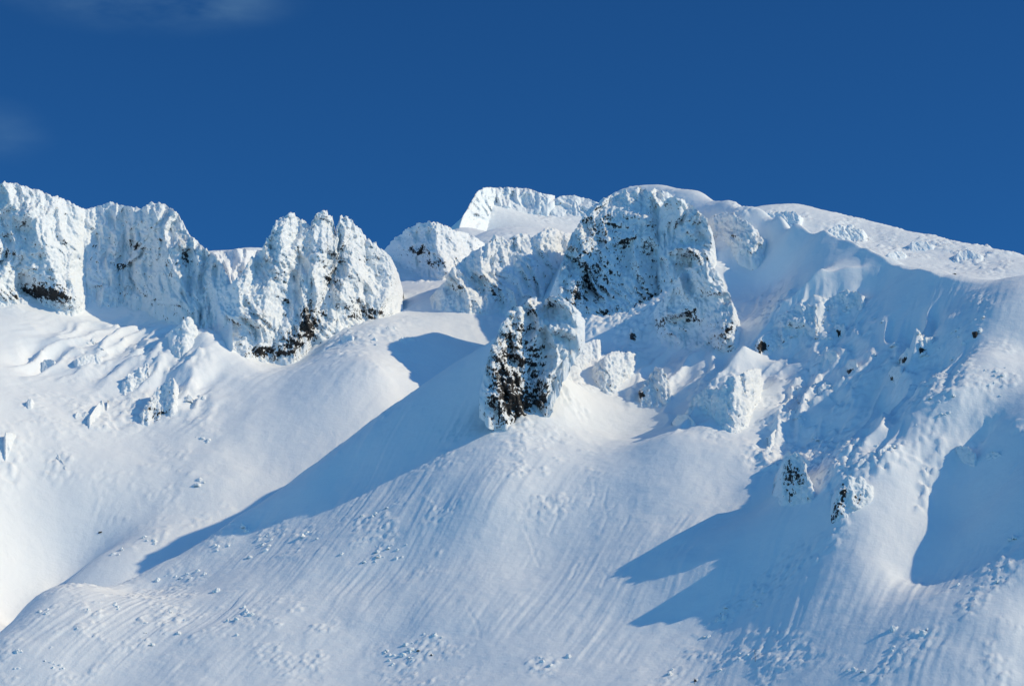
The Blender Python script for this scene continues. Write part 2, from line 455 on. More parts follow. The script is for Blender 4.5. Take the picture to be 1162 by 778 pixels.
def detail(S, fall, seed, lumpy, smooth, stri_zones, rough_zones, stri_amp, spur_zones=(), tracks=()):
    px, py = S.pixels()
    X, Y = S.X, S.Y
    f = np.array(fall) / np.hypot(*fall)
    q = X * f[1] - Y * f[0]; al = X * f[0] + Y * f[1]
    q = q + 3.0 * fbm2(X / 60, Y / 60, 2, seed + 3)
    mask_s = blob(px, py, stri_zones) if stri_zones else 1.0
    var = np.clip(0.55 + 0.8 * fbm2(X / 45, Y / 45, 3, seed + 9), 0.05, 1.4)
    st = 0.8 * vnoise2(q / 2.6, al / 75, seed + 1) + 0.6 * vnoise2(q / 5.5, al / 120, seed + 2) + 0.75 * vnoise2(q / 1.35, al / 45, seed + 4)
    Z = stri_amp * st * var * mask_s
    Z = Z + 2.2 * fbm2(X / 70, Y / 70, 3, seed + 20) * (1 - 0.75 * blob(px, py, smooth)) + 0.22 * fbm2(X / 9, Y / 9, 3, seed + 21)
    if len(spur_zones):
        sz = blob(px, py, spur_zones)
        q2 = q + 7 * fbm2(X / 35, Y / 35, 2, seed + 15)
        sp = 0.6 - 1.9 * np.abs(vnoise2(q2 / 17, al / 70, seed + 16)) + 0.5 * (0.5 - 1.8 * np.abs(vnoise2(q2 / 8, al / 34, seed + 17)))
        Z = Z + 5.5 * sz * sp
    for line in tracks:
        qx = np.interp(np.linspace(0, 1, 24), np.linspace(0, 1, len(line)), [p[0] for p in line])
        qy = np.interp(np.linspace(0, 1, 24), np.linspace(0, 1, len(line)), [p[1] for p in line])
        qx = qx + 0.7 * np.sin(np.linspace(0, 9, 24) + line[0][0])
        d = np.full(px.shape, 1e9)
        m_ = (np.abs(px - qx.mean()) < np.ptp(qx) / 2 + 12) & (np.abs(py - qy.mean()) < np.ptp(qy) / 2 + 12)
        dd = d[m_]
        for k in range(23):
            ex, ey = qx[k + 1] - qx[k], qy[k + 1] - qy[k]
            t = np.clip(((px[m_] - qx[k]) * ex + (py[m_] - qy[k]) * ey) / (ex * ex + ey * ey + 1e-9), 0, 1)
            dd = np.minimum(dd, np.hypot(px[m_] - qx[k] - t * ex, py[m_] - qy[k] - t * ey))
        Z[m_] += -0.28 * np.exp(-(dd / 1.1) ** 2) + 0.12 * np.exp(-((dd - 2.8) / 1.3) ** 2)
    # buried scrub and boulders: scattered lumps
    lz = blob(px, py, lumpy)
    ln = sstep(-0.15, 0.35, fbm2(X / 16, Y / 16, 3, seed + 30)) * lz
    wx, wy = X + 1.2 * vnoise2(X / 3, Y / 3, seed + 40), Y + 1.2 * vnoise2(X / 3, Y / 3, seed + 41)
    for sc_, am in ((3.6, 0.95), (2.0, 0.6)):
        d, i_ = worley2(wx / sc_, wy / sc_, seed + 50 + int(sc_))
        Z = Z + am * np.clip(0.62 - d, 0, 1) ** 0.8 * (i_ > 0.35) * (0.4 + i_) * ln * 1.6
    # broken rime ground round the crags
    rz = blob(px, py, rough_zones)
    rn = rz * sstep(-0.35, 0.3, fbm2(X / 22, Y / 22, 3, seed + 60))
    for sc_, am in ((11.0, 3.4), (5.2, 3.6), (2.8, 2.3)):
        d, i_ = worley2(wx / sc_, wy / sc_, seed + 70 + int(sc_))
        Z = Z + am * (0.55 - d) * (0.4 + i_) * rn
    S.Z = S.Z + Z

detail(near, (-0.40, -0.92), 100,
       lumpy=[(150, 690, 120, 55), (300, 610, 70, 28), (50, 750, 70, 35), (470, 605, 90, 45), (480, 745, 60, 35), (330, 720, 60, 50), ([(735, 775), (800, 722), (880, 657), (950, 600)], 20),
              ([(950, 775), (1040, 725), (1100, 675), (1175, 612)], 24), (1140, 745, 40, 45), ([(960, 545), (1000, 520), (1060, 480), (1092, 420), (1108, 350)], 22), (1125, 430, 40, 50),
              (930, 520, 60, 40), (950, 390, 70, 45), (1070, 400, 60, 40), (450, 500, 90, 40), (1110, 525, 50, 30), (620, 540, 60, 60), (845, 755, 60, 30), (620, 755, 30, 12), (880, 740, 60, 30)],
       smooth=[(640, 660, 110, 120), (930, 680, 90, 50), (740, 222, 90, 26), (830, 240, 60, 30), (850, 310, 40, 60)],
       stri_zones=[(250, 650, 330, 150), (1080, 700, 160, 120), (500, 620, 200, 120), (1050, 350, 120, 40), (900, 560, 160, 120), (950, 470, 120, 100), (750, 680, 200, 120), ([(130, 670), (300, 590), (450, 500), (545, 430)], 55)],
       rough_zones=[(690, 330, 90, 90), (590, 420, 45, 80), (760, 350, 60, 60), (800, 350, 45, 50), (700, 420, 55, 40), (830, 262, 45, 30), (920, 362, 70, 40), (825, 455, 50, 40), (745, 440, 30, 30), (910, 470, 40, 40),
                    (640, 440, 40, 40), (900, 545, 24, 40), (962, 565, 24, 40), (1080, 470, 30, 20), (1010, 515, 40, 20), (720, 250, 60, 40), (930, 440, 60, 60), (880, 500, 40, 40), (950, 520, 40, 40), (1040, 420, 40, 40), ([(1000, 520), (1060, 480), (1092, 430)], 16), ([(1084, 470), (1120, 474), (1168, 486)], 9), ([(1084, 470), (1050, 540), (1044, 575)], 8)], stri_amp=0.30,
       spur_zones=[(950, 440, 100, 90), (1040, 400, 50, 50), (780, 430, 60, 50), (900, 350, 60, 30)],
       tracks=[[(690, 555), (684, 572), (690, 588), (680, 606)], [(668, 596), (686, 584), (700, 574)], [(714, 588), (706, 602)], [(683, 645), (688, 654), (683, 664)], [(655, 640), (648, 656)], [(530, 688), (540, 704), (545, 722)],
               [(595, 596), (604, 620), (612, 642)], [(628, 560), (634, 585), (622, 606)], [(560, 700), (552, 712)], [(672, 545), (676, 560), (668, 575)]])
detail(bowl, (-0.5, -0.86), 200,
       lumpy=[(210, 490, 40, 80), (110, 410, 90, 30), (160, 450, 60, 40), (60, 470, 60, 40), (150, 560, 80, 40), ([(75, 662), (190, 603), (258, 577)], 10), (420, 400, 60, 30)],
       smooth=[(330, 480, 120, 80)],
       stri_zones=[(130, 400, 140, 70), (300, 470, 200, 80), (30, 650, 100, 60)],
       rough_zones=[(40, 335, 60, 20), (160, 330, 80, 25), (240, 350, 40, 60), (350, 350, 110, 60), (500, 300, 60, 30), (580, 320, 80, 50), (165, 468, 40, 25), (110, 475, 30, 25), (12, 525, 20, 40), (66, 530, 20, 20), (100, 412, 30, 14), (215, 420, 30, 40), (150, 400, 60, 30)], stri_amp=0.28, spur_zones=[(150, 400, 100, 40), (60, 400, 50, 30), (210, 440, 40, 40)])
detail(plat, (-0.1, -1), 300, lumpy=[(1000, 270, 160, 40)], smooth=[], stri_zones=None, rough_zones=[(890, 250, 30, 14), (960, 272, 40, 24), (1040, 285, 60, 16), (1110, 296, 50, 20)], stri_amp=0.2)
detail(top, (0.1, -1), 400, lumpy=[(600, 230, 90, 14)], smooth=[(590, 255, 60, 20)], stri_zones=None, rough_zones=[(640, 240, 40, 14), (545, 235, 20, 24)], stri_amp=0.2)

near.mesh('mountain_slope', M_SNOW)
bowl.mesh('snow_bowl', M_SNOW)
top.mesh('summit_slope', M_SNOW)
plat.mesh('summit_plateau', M_SNOW)

# ------------------------------------------------------------------ crags
def grid_normals(P):
    n = np.cross(np.gradient(P, axis=1), np.gradient(P, axis=0))
    return n / (np.linalg.norm(n, axis=-1, keepdims=True) + 1e-9)

def rows_to_lines(rows):
    """an outline given as (height, left, right) rows -> its upper and lower edge"""
    up = [(r[1], r[0]) for r in rows[::-1]] + [(r[2], r[0]) for r in rows]
    lo_x, hi_x = min(r[1] for r in rows), max(r[2] for r in rows)
    b_ = rows[-1]; yb = b_[0]
    yl = [r[0] for r in rows if r[1] == lo_x][-1]; yr = [r[0] for r in rows if r[2] == hi_x][-1]
    pts = sorted(up)
    xs = sorted(set(p[0] for p in pts))
    top_ = [(x, min(p[1] for p in pts if p[0] == x)) for x in xs]
    # the upper edge never dips below the straight line to the next outline row
    bot = [(lo_x, yl + 1.5), (b_[1], yb), (b_[2], yb), (hi_x, yr + 1.5)]
    bot = sorted(bot)
    keep = []
    for x, y in top_:
        if b_[1] <= x <= b_[2] and y >= yb - 0.5: continue
        keep.append((x, y))
    return keep, bot

def face(sheet, topl, botl, aretes=(), lean=0.5, seed=0, rough=1.0, rock=0.0, patches=(), flute=0.0, res=0.8, off=0.0, jag=1.0, cap=45.0, plunge=1.0, amp=1.0, roll=1.0, depth=None):
    """a broad rock face that leans back into the mountain: arêtes, ribs and gullies, then rime; its top runs back as a snow cap"""
    topl = np.array(topl, float); botl = np.array(botl, float)
    x0, x1 = max(topl[0, 0], botl[0, 0]), min(topl[-1, 0], botl[-1, 0])
    px = np.arange(x0, x1 + res * 0.5, res)
    tp = np.interp(px, topl[:, 0], topl[:, 1]); bt = np.interp(px, botl[:, 0], botl[:, 1])
    Hm = float((bt - tp).max())
    so = seed * 37.7
    z0 = np.zeros_like(px)
    tooth = (0.55 - 1.7 * np.abs(vnoise2(px / 8.3, z0 + so, seed)) + 0.55 * (0.5 - 2 * np.abs(vnoise2(px / 3.1, z0 + so + 5, seed + 1)))) * (0.55 + 0.75 * vnoise2(px / 21.0, z0 + so, seed + 4))
    edge = np.clip(np.minimum(px - px[0], px[-1] - px) / 6.0, 0, 1)
    tp = tp - jag * edge * tooth * min(3.2, Hm / 22, (x1 - x0) / 26)
    bt = bt + edge * (1.6 * vnoise2(px / 7.0, z0 + so + 9, seed + 2) + 0.8 * vnoise2(px / 2.5, z0 + so, seed + 3)) * min(1.6, Hm / 30)
    bt = np.maximum(bt, tp + 0.4)
    ks = np.linspace(x0, x1, max(3, int((x1 - x0) / 9)))
    hb = np.array([sheet.hit(k, np.interp(k, botl[:, 0], botl[:, 1])) for k in ks])
    med = np.median(hb); hb = np.clip(hb, med - 140, med + 140)
    kn = (ks - x0) / (x1 - x0) - 0.5
    dbase = np.polyval(np.polyfit(kn, hb, 1 if len(ks) < 6 else 2), (px - x0) / (x1 - x0) - 0.5) + off
    if depth is not None:
        dbase = np.interp(px, [x0, x1], depth) + off; med = float(dbase.mean())
    m = med / F
    nr = max(6, int(Hm / res))
    t = np.linspace(0, 1, nr)[:, None]
    PY = tp[None] + t * (bt - tp)[None]
    ext = np.array([2.0, 5.0, 9.0, 15.0, 24.0]) * min(1.0, 0.3 + Hm / 60)
    PY = np.concatenate([PY, bt[None] + ext[:, None]], 0)
    PX = np.repeat(px[None], PY.shape[0], 0)
    up = (bt[None] - PY) * m                                  # metres above the foot
    D = np.zeros(PX.shape)
    amp = amp * float(np.clip(math.sqrt((x1 - x0) * Hm) * m / 55, 0.35, 1.0))
    if aretes:
        D = np.full(PX.shape, -1e3)
        for p, gl, gr, line in aretes:
            ln = np.array(sorted(line, key=lambda q: q[1]), float)
            sx = np.interp(PY, ln[:, 1], ln[:, 0])
            sx = sx + 2.5 * vnoise2(PY / 14, PY * 0 + so + p, seed + 7)
            ds = (PX - sx) * m
            v = p - np.where(ds < 0, -ds * gl, ds * gr)
            D = np.maximum(D, v)
        D = np.maximum(D, -30 + 0 * D)
    base_P = ray(PX, PY) * (dbase[None] + lean * np.clip(up, -6, None))[..., None]
    X, Z = base_P[..., 0], base_P[..., 2]
    W = (x1 - x0) * m
    S = math.sqrt(W * Hm * m)
    la = max(2.2, min(17.0, S / 3.6)); lb = max(1.3, min(7.0, S / 8)); lc = max(0.9, min(3.2, S / 14))
    warp = la * 0.55 * vnoise2(X / (la * 1.7) + so, Z / (la * 1.7), seed + 8)
    wz = la * 0.5 * vnoise2(X / (la * 1.5) + so + 40, Z / (la * 1.5), seed + 9)
    for l_, st_, a_ in ((la, 2.4, 0.50 + 0.1 * flute), (lb, 2.2 + 1.5 * flute, 0.42 + 0.25 * flute), (lc, 1.7, 0.36)):
        q = vnoise2((X + warp + 0.35 * Z) / l_ + so, (Z + wz) / (l_ * st_), seed + 10 + int(l_ * 3)) + 0.5 * vnoise2((X + warp) / (l_ * 0.55) + so, (Z + wz) / (l_ * st_ * 0.7), seed + 13 + int(l_ * 3))
        D = D + amp * a_ * l_ * (0.62 - 1.5 * np.abs(q))
    # ledges
    D = D + amp * 0.16 * lb * vnoise2(X / (lb * 2.2), (Z + 0.25 * X) / (lb * 0.55), seed + 19)
    fade = np.clip(np.minimum(PX - px[0], px[-1] - PX) / (0.16 * (x1 - x0) + 2.0), 0, 1) ** 0.7
    tdist = (PY - tp[None]) * m
    D = D * (0.35 + 0.65 * fade) - roll * 3.0 * np.exp(-np.clip(tdist, 0, None) / 2.5) * min(1.0, S / 40) - (1 - np.clip(np.minimum(PX - px[0], px[-1] - PX) / (0.10 * (x1 - x0) + 2.0), 0, 1)) ** 2 * min(38.0, 0.8 * S) * plunge
    foot = np.clip(up / max(2.0, 0.12 * Hm * m), 0, 1)
    D = D * (0.45 + 0.55 * foot)
    P = ray(PX, PY) * (dbase[None] + lean * np.clip(up, -6, None) - D)[..., None]
    Nn = grid_normals(P)
    Nn = Nn * np.where(np.sum(Nn * P, -1, keepdims=True) > 0, -1, 1)
    lumps = [(5.4, 0.46), (2.8, 0.78), (1.5, 0.60)] if S > 25 else [(2.3, 0.4), (1.3, 0.5)]
    if S < 9: lumps = [(1.5, 0.4)]
    d = 0
    for i, (sc_, am) in enumerate(lumps):
        wl = worley(P[..., 0] / sc_ + so, P[..., 1] / sc_, P[..., 2] / (sc_ * 1.35), seed + 40 + i)
        d = d + am * sc_ * (0.55 - wl)
    d = d + 0.34 * fbm(P[..., 0] / 1.5, P[..., 1] / 1.5, P[..., 2] / 1.5, 2, seed + 70)
    G = Nn * 0.9 + np.array([0.06, -0.02, 0.16])
    P = P + G * (d * rough * (0.3 + 0.7 * np.clip(fade, 0, 1)))[..., None]
    qx, qy = pix(P)
    at = np.full(qx.shape, rock)
    for (cx, cy, rx, ry, stg) in patches:
        at = at + 1.85 * stg * np.exp(-(((qx - cx) / rx) ** 2 + ((qy - cy) / ry) ** 2))
    caps = []; p0 = P[0]
    k = min(1.0, S / 30)
    for b_ in (cap * k, cap * 0.5 * k, cap * 0.22 * k, cap * 0.08 * k, 1.0 * k):
        c_ = p0.copy(); c_[:, 1] += b_; c_[:, 2] -= 0.10 * b_ + 0.02 * b_ * vnoise2(px / 6, z0 + b_, seed + 80)
        caps.append(c_)
    bk = caps[0].copy(); bk[:, 2] -= np.clip((bt - tp) * m, 2, None) + 4
    P = np.concatenate([bk[None], np.array(caps), P], 0)
    at = np.concatenate([np.full((6, at.shape[1]), -0.5), at], 0)
    return P, at

DONE = []
def crag(name, label, sheet, parts, group=None, cat='rock crag', **kw):
    """parts: (part name, outline, options); an outline is rows or (upper edge, lower edge)"""
    base = None; built = []
    for i, (pn, out, opt) in enumerate(parts):
        o = dict(kw); o.update(opt or {})
        topl, botl = out if len(out) == 2 and not np.isscalar(out[0][0]) else rows_to_lines(out)
        o.setdefault('seed', len(DONE) * 7 + i + 3)
        P, at = face(sheet, topl, botl, **o)
        if base is None:
            base = P[-4, P.shape[1] // 2].copy()
        built.append((pn, P, at))
    if len(built) == 1:
        pn, P, at = built[0]
        root = link(name, grid_mesh(name, P - base, False, M_CRAG, at))
    else:
        root = bpy.data.objects.new(name, None); C.objects.link(root)
        for pn, P, at in built:
            link(pn, grid_mesh(pn, P - base, False, M_CRAG, at), root)
    root.location = base
    root['label'] = label; root['category'] = cat
    if group: root['group'] = group
    DONE.append(root)
    return root

# --- left skyline
crag('rock_buttress', 'big snow-plastered buttress cut by the left edge of the picture, dark rock along its foot', bowl, [
    ('face', ([(-40, 210), (0, 207), (20, 208), (45, 217), (62, 222), (78, 229), (92, 235), (104, 240)],
              [(-40, 344), (0, 346), (20, 352), (50, 348), (84, 353), (96, 355), (104, 352)]),
     dict(aretes=[(22, 0.85, 0.9, [(22, 208), (42, 270), (60, 310), (86, 350)]), (4, 0.4, 0.5, [(-6, 208), (-2, 350)])],
          patches=[(42, 333, 34, 9, .40), (8, 285, 12, 14, .14), (66, 330, 12, 12, .2), (14, 262, 4, 14, .15)])),
], flute=0.5, lean=0.5, jag=0.45)
crag('rock_buttress', 'broad flat-topped snowy crag with a few dark specks, second from the left on the skyline', bowl, [
    ('face', ([(84, 244), (94, 238), (106, 235), (116, 233), (125, 229), (140, 233), (160, 237), (172, 229), (188, 232), (200, 240), (208, 252), (214, 265), (226, 276), (236, 284), (248, 294), (258, 312), (264, 332)],
              [(84, 352), (100, 356), (130, 351), (160, 344), (188, 345), (203, 356), (214, 382), (232, 404), (248, 398), (264, 372)]),
     dict(aretes=[(22, 0.72, 0.75, [(174, 230), (190, 290), (206, 340), (236, 402)]), (2, 0.7, 0.3, [(122, 230), (114, 290), (112, 350)])],
          patches=[(137, 302, 8, 5, .38), (155, 280, 10, 6, .2), (200, 300, 18, 14, .16), (108, 285, 4, 20, .22), (145, 332, 20, 4, .2), (212, 296, 4, 12, .25), (182, 272, 3, 4, .3)])),
], flute=0.5, lean=0.5, jag=0.45)
crag('snow_wall', 'low fluted snow wall in the gap between the flat-topped crag and the pinnacled crag', bowl, [
    ('wall', ([(230, 290), (245, 284), (270, 282), (290, 284), (306, 284), (322, 292)], [(230, 345), (250, 352), (290, 352), (322, 340)]), dict(flute=1.5, rough=0.6, lean=0.9, jag=0.4, off=25))], cat='snow wall')
crag('pinnacle_crag', 'jagged crag of rime-covered pinnacles with dark rock at its foot, left of the saddle', bowl, [
    ('face', ([(246, 345), (254, 322), (262, 322), (272, 312), (283, 296), (296, 284), (303, 270), (312, 252), (320, 244), (327, 241), (333, 244), (345, 250), (352, 257), (357, 244), (364, 240), (370, 238), (377, 250), (381, 259), (385, 246), (392, 244), (400, 252), (410, 262), (422, 275), (428, 279), (436, 284), (445, 295), (452, 310), (457, 330)],
              [(246, 386), (262, 402), (280, 412), (305, 412), (322, 408), (340, 398), (350, 384), (362, 382), (378, 386), (388, 369), (400, 366), (415, 373), (430, 369), (445, 353), (457, 342)]),
     dict(aretes=[(15, 0.8, 0.7, [(326, 243), (318, 290), (300, 340), (276, 410)]), (17, 0.95, 0.8, [(368, 240), (362, 290), (350, 330), (332, 402)]), (13, 0.9, 0.7, [(392, 246), (400, 290), (388, 330), (368, 384)]),
                  (10, 0.6, 0.6, [(425, 278), (442, 315), (430, 368)]), (5, 0.9, 0.6, [(283, 296), (264, 395)])],
          patches=[(335, 385, 16, 18, .36), (300, 400, 26, 8, .34), (347, 360, 7, 18, .36), (378, 318, 10, 14, .34), (362, 362, 12, 16, .24), (418, 356, 24, 12, .28), (352, 375, 5, 10, .3), (325, 350, 5, 20, .2), (385, 290, 16, 16, .12), (360, 280, 8, 8, .12)], jag=1.6, amp=1.1)),
    ('buttress', ([(352, 338), (358, 324), (366, 320), (376, 328), (384, 340), (389, 356)], [(352, 372), (362, 382), (376, 388), (389, 370)]), dict(off=-6, aretes=[(6, 0.7, 0.7, [(366, 320), (372, 386)])], patches=[(360, 372, 12, 8, .35), (380, 350, 6, 14, .25)])),
], flute=0.3, lean=0.5)
crag('skyline_crag', 'rounded snowy knob on the skyline between the pinnacled crag and the summit', bowl, [
    ('face', ([(436, 284), (443, 275), (452, 268), (462, 258), (478, 252), (492, 252), (508, 256), (520, 262), (535, 266), (550, 276)], [(436, 296), (455, 306), (480, 313), (505, 318), (530, 313), (550, 298)]),
     dict(aretes=[(10, 0.8, 0.6, [(490, 252), (500, 285), (512, 316)])], patches=[(474, 284, 12, 5, .42), (494, 298, 12, 5, .38), (520, 292, 8, 8, .12)], lean=0.7))])
crag('rock_wall', 'long shaded rime-covered wall below the summit slope, deep in the blue shadow', bowl, [
    ('face', ([(486, 340), (500, 322), (518, 300), (535, 286), (550, 279), (560, 267), (576, 272), (590, 264), (605, 268), (622, 258), (640, 262), (664, 270)], [(486, 352), (520, 356), (560, 356), (600, 354), (640, 352), (664, 348)]),
     dict(aretes=[(8, 0.4, 0.35, [(562, 267), (548, 310), (535, 354)]), (9, 0.4, 0.4, [(622, 258), (604, 300), (590, 352)])], patches=[(565, 335, 22, 8, .2), (520, 330, 10, 8, .16), (600, 318, 10, 6, .14)], lean=0.7))], flute=0.8)
# --- summit
crag('summit_crag', 'sunlit crag with a steep left face forming the small flat summit', top, [
    ('face', ([(518, 263), (526, 244), (534, 230), (541, 218), (548, 213), (560, 213), (568, 216)], [(518, 264), (530, 262), (546, 256), (556, 246), (564, 236), (568, 230)]), dict(aretes=[(6, 0.5, 0.5, [(552, 213), (556, 246)])], lean=0.8, rough=0.7, jag=0.6)),
    ('rime_wall', ([(556, 214), (575, 212), (600, 214), (614, 219), (630, 222)], [(556, 236), (575, 238), (600, 236), (618, 234), (630, 228)]), dict(rough=0.6, lean=1.2, jag=0.6, flute=1.0)),
    ])
crag('snow_wall', 'small pale rime band below the plateau edge right of the flat summit', top, [
    ('band', ([(622, 230), (636, 222), (652, 222), (668, 226), (684, 232)], [(622, 236), (640, 244), (660, 245), (684, 238)]), dict(rough=0.6, lean=1.2, jag=0.4))], cat='snow wall')
# --- central headwall
crag('rock_headwall', 'huge dark-flecked headwall of the domed peak, shaded on its left face', near, [
    ('face', ([(620, 348), (630, 318), (640, 290), (652, 260), (668, 238), (685, 225), (705, 218), (722, 214), (745, 214), (760, 220), (772, 232), (780, 246)],
              [(620, 354), (640, 353), (660, 353), (680, 367), (700, 375), (720, 379), (740, 372), (760, 364), (780, 352)]),
     dict(aretes=[(26, 0.70, 0.55, [(738, 214), (733, 250), (724, 300), (714, 376)]), (4, 0.5, 0.4, [(690, 224), (664, 300), (640, 350)])], lean=0.8, amp=0.95, depth=(1668, 1664),
          patches=[(678, 292, 46, 60, .22), (650, 338, 26, 18, .18), (700, 250, 36, 30, .10), (738, 335, 16, 36, .20), (668, 318, 18, 16, .10), (700, 352, 24, 12, .14), (740, 255, 10, 20, .12)])),
], flute=0.5)
crag('rock_crag', 'sunlit rime-crusted crag beside the dark headwall, on its right flank', near, [
    ('face', ([(742, 262), (748, 238), (754, 228), (763, 222), (776, 227), (790, 236), (800, 247), (808, 263), (814, 288)], [(742, 374), (760, 368), (776, 352), (788, 322), (800, 306), (814, 300)]),
     dict(aretes=[(20, 0.9, 0.9, [(766, 222), (770, 260), (764, 300), (748, 368)])], amp=1.2, depth=(1664, 1636), patches=[(747, 340, 10, 20, .32), (793, 290, 8, 5, .3), (760, 304, 10, 14, .14)])),
    ], flute=0.3)
crag('rock_crag', 'lower sunlit crag of lumpy rime standing left of the bright snow patch', near, [
    ('face', ([(738, 358), (752, 338), (765, 318), (778, 306), (790, 298), (806, 300), (820, 315), (830, 338), (838, 360), (843, 382)], [(738, 382), (765, 389), (790, 393), (806, 401), (825, 399), (843, 390)]),
     dict(aretes=[(14, 0.8, 1.0, [(800, 298), (812, 340), (826, 398)]), (6, 0.5, 0.5, [(765, 318), (752, 385)])], patches=[(785, 358, 10, 12, .26), (822, 374, 12, 14, .22), (750, 368, 10, 8, .26)]))])
crag('rock_outcrop', 'rime outcrop just below the dome skyline, at the head of the bright snow patch', near, [
    ('face', ([(798, 256), (808, 245), (820, 239), (835, 242), (848, 250), (858, 262), (868, 272), (874, 284)], [(798, 270), (815, 284), (830, 289), (850, 294), (874, 293)]), dict(patches=[(832, 268, 6, 5, .3), (852, 284, 5, 4, .25)], lean=0.8))], cat='rock outcrop')
# --- dark crag
crag('dark_crag', 'blackest crag of bare rock standing in the blue shadow below the headwall', near, [
    ('rock_face', ([(544, 446), (549, 424), (555, 402), (560, 388), (566, 374), (574, 357), (583, 346), (592, 350), (602, 338), (616, 342), (630, 336), (644, 342), (656, 352), (664, 364)],
                   [(544, 450), (558, 463), (570, 475), (582, 484), (596, 491), (604, 487), (613, 474), (622, 452), (632, 428), (643, 402), (655, 382), (664, 370)]),
     dict(aretes=[(9, 0.6, 0.1, [(574, 356), (562, 400), (567, 470)]), (10, 0.5, 0.12, [(592, 349), (590, 420), (597, 490)])],
          jag=1.2, amp=1.4, lean=0.62, plunge=0.4, depth=(1380, 1424), patches=[(571, 425, 22, 38, .34), (588, 458, 26, 28, .36), (597, 482, 10, 10, .3), (585, 380, 18, 26, .22), (612, 435, 12, 34, .24), (605, 352, 24, 9, .16), (602, 400, 12, 20, .16)])),
], flute=0.2)
for lab, rows, pt in [
    ('tall sunlit snow horn right of the blackest crag', [(385, 672, 681), (393, 657, 684), (408, 646, 684), (424, 640, 672)], ()),
    ('small pale snow tooth close beside the blackest crag', [(400, 621, 627), (409, 616, 640), (422, 614, 648), (436, 622, 642)], ()),
    ('wide lumpy snow knob right of the tall snow horn', [(399, 694, 720), (412, 676, 726), (430, 668, 720), (446, 674, 704)], ()),
    ('low shaded snow knob below the tall snow horn', [(428, 634, 648), (437, 624, 660), (450, 622, 656), (462, 630, 650)], ()),
    ('snow-draped cone with a dark spot on its left edge, on the sunny spur', [(417, 744, 750), (428, 735, 757), (444, 725, 762), (458, 722, 766), (467, 735, 758)], [(727, 447, 6, 6, .5)]),
    ('tiny black rock under a snow cap at the foot of the sunlit crag', [(372, 716, 724), (378, 714, 729), (389, 714, 733)], [(717, 383, 5, 7, .7)]),
]:
    crag('rock_outcrop', lab, near, [('outcrop', rows, dict(patches=pt))], cat='rock outcrop', lean=0.8, off=2, group='outcrops between the headwall and the smooth slope')
# --- ribs of the shaded flank
crag('rime_rib', 'rime-crusted rib catching sun in the shaded flank, dark rock at its lower left end', near, [
    ('outcrop', [(330, 956, 970), (339, 941, 984), (352, 936, 984), (364, 946, 974)], dict(patches=[])),
    ('outcrop', [(346, 906, 926), (356, 887, 944), (374, 872, 944), (392, 868, 928), (404, 880, 906)], dict(patches=[(915, 388, 4, 6, .4), (882, 385, 6, 6, .35)])),
    ('outcrop', [(378, 868, 880), (387, 858, 892), (399, 855, 892), (409, 862, 882)], dict(patches=[(866, 393, 9, 7, .6)])),
], cat='rock rib', lean=0.75, off=6)
crag('rime_rib', 'lumpy rime rib with a shaded front and jagged shadow, left of a bright snow patch', near, [
    ('outcrop', [(418, 850, 864), (430, 826, 868), (450, 806, 868), (474, 802, 866), (490, 816, 852)], {}),
    ('outcrop', [(440, 800, 814), (452, 786, 826), (470, 776, 826), (484, 786, 814)], {}),
    ('outcrop', [(470, 770, 780), (480, 762, 790), (491, 764, 784)], {}),
], cat='rock rib', lean=0.75, off=6)
crag('rime_rib', 'thin sunlit snow rib lying in the shade left of the dark-spotted rocks', near, [
    ('outcrop', [(432, 938, 958), (441, 926, 954), (454, 918, 938)], {}),
    ('outcrop', [(458, 908, 926), (469, 896, 920), (482, 890, 910)], {}),
    ('outcrop', [(486, 880, 893), (496, 872, 891), (506, 872, 884)], {}),
], cat='rock rib', lean=0.75, off=6)
crag('dark_crag', 'short snow-capped black and white crag, left of two dark crags in the lower shade', near, [
    ('face', ([(882, 562), (885, 544), (888, 530), (891, 519), (895, 513), (899, 516), (904, 514), (910, 520), (915, 530), (917, 542), (923, 552), (928, 564)], [(882, 570), (888, 574), (896, 578), (906, 574), (914, 568), (928, 566)]),
     dict(lean=0.5, aretes=[(4, 0.6, 0.15, [(896, 514), (894, 576)])], patches=[(896, 538, 9, 15, .42), (908, 540, 6, 12, .3), (897, 562, 5, 6, .2)])),
    ('snow_cap', ([(886, 524), (890, 516), (895, 511), (900, 515), (906, 513), (914, 520), (924, 526)], [(886, 526), (894, 524), (904, 524), (914, 528), (924, 528)]), dict(lean=0.9, off=-1, rock=-0.4))], cat='rock crag')
crag('dark_crag', 'narrow leaning dark crag on the ridge crest, right of two in the lower shade', near, [
    ('face', ([(938, 590), (944, 576), (948, 562), (952, 550), (958, 542), (963, 538), (970, 541), (978, 540), (986, 546), (996, 556)], [(938, 597), (944, 596), (952, 585), (962, 582), (974, 578), (984, 568), (996, 560)]),
     dict(lean=0.55, aretes=[(4, 0.6, 0.1, [(962, 540), (952, 570), (944, 594)])], patches=[(957, 558, 6, 12, .42), (950, 575, 6, 8, .4), (944, 590, 4, 6, .5), (972, 566, 6, 6, .3)]))])
crag('rock_outcrop', 'stepped outcrop with black rock patches in the middle of the shaded face', near, [
    ('outcrop', [(382, 1052, 1060), (390, 1041, 1060), (403, 1036, 1056)], dict(patches=[(1044, 398, 7, 4, .7)])),
    ('outcrop', [(395, 1030, 1042), (403, 1022, 1043), (414, 1020, 1038)], dict(patches=[(1028, 409, 6, 4, .65)])),
    ('outcrop', [(415, 1012, 1025), (428, 1008, 1025), (441, 1010, 1022)], dict(patches=[(1010, 432, 5, 5, .6)])),
], cat='rock outcrop', lean=0.5)
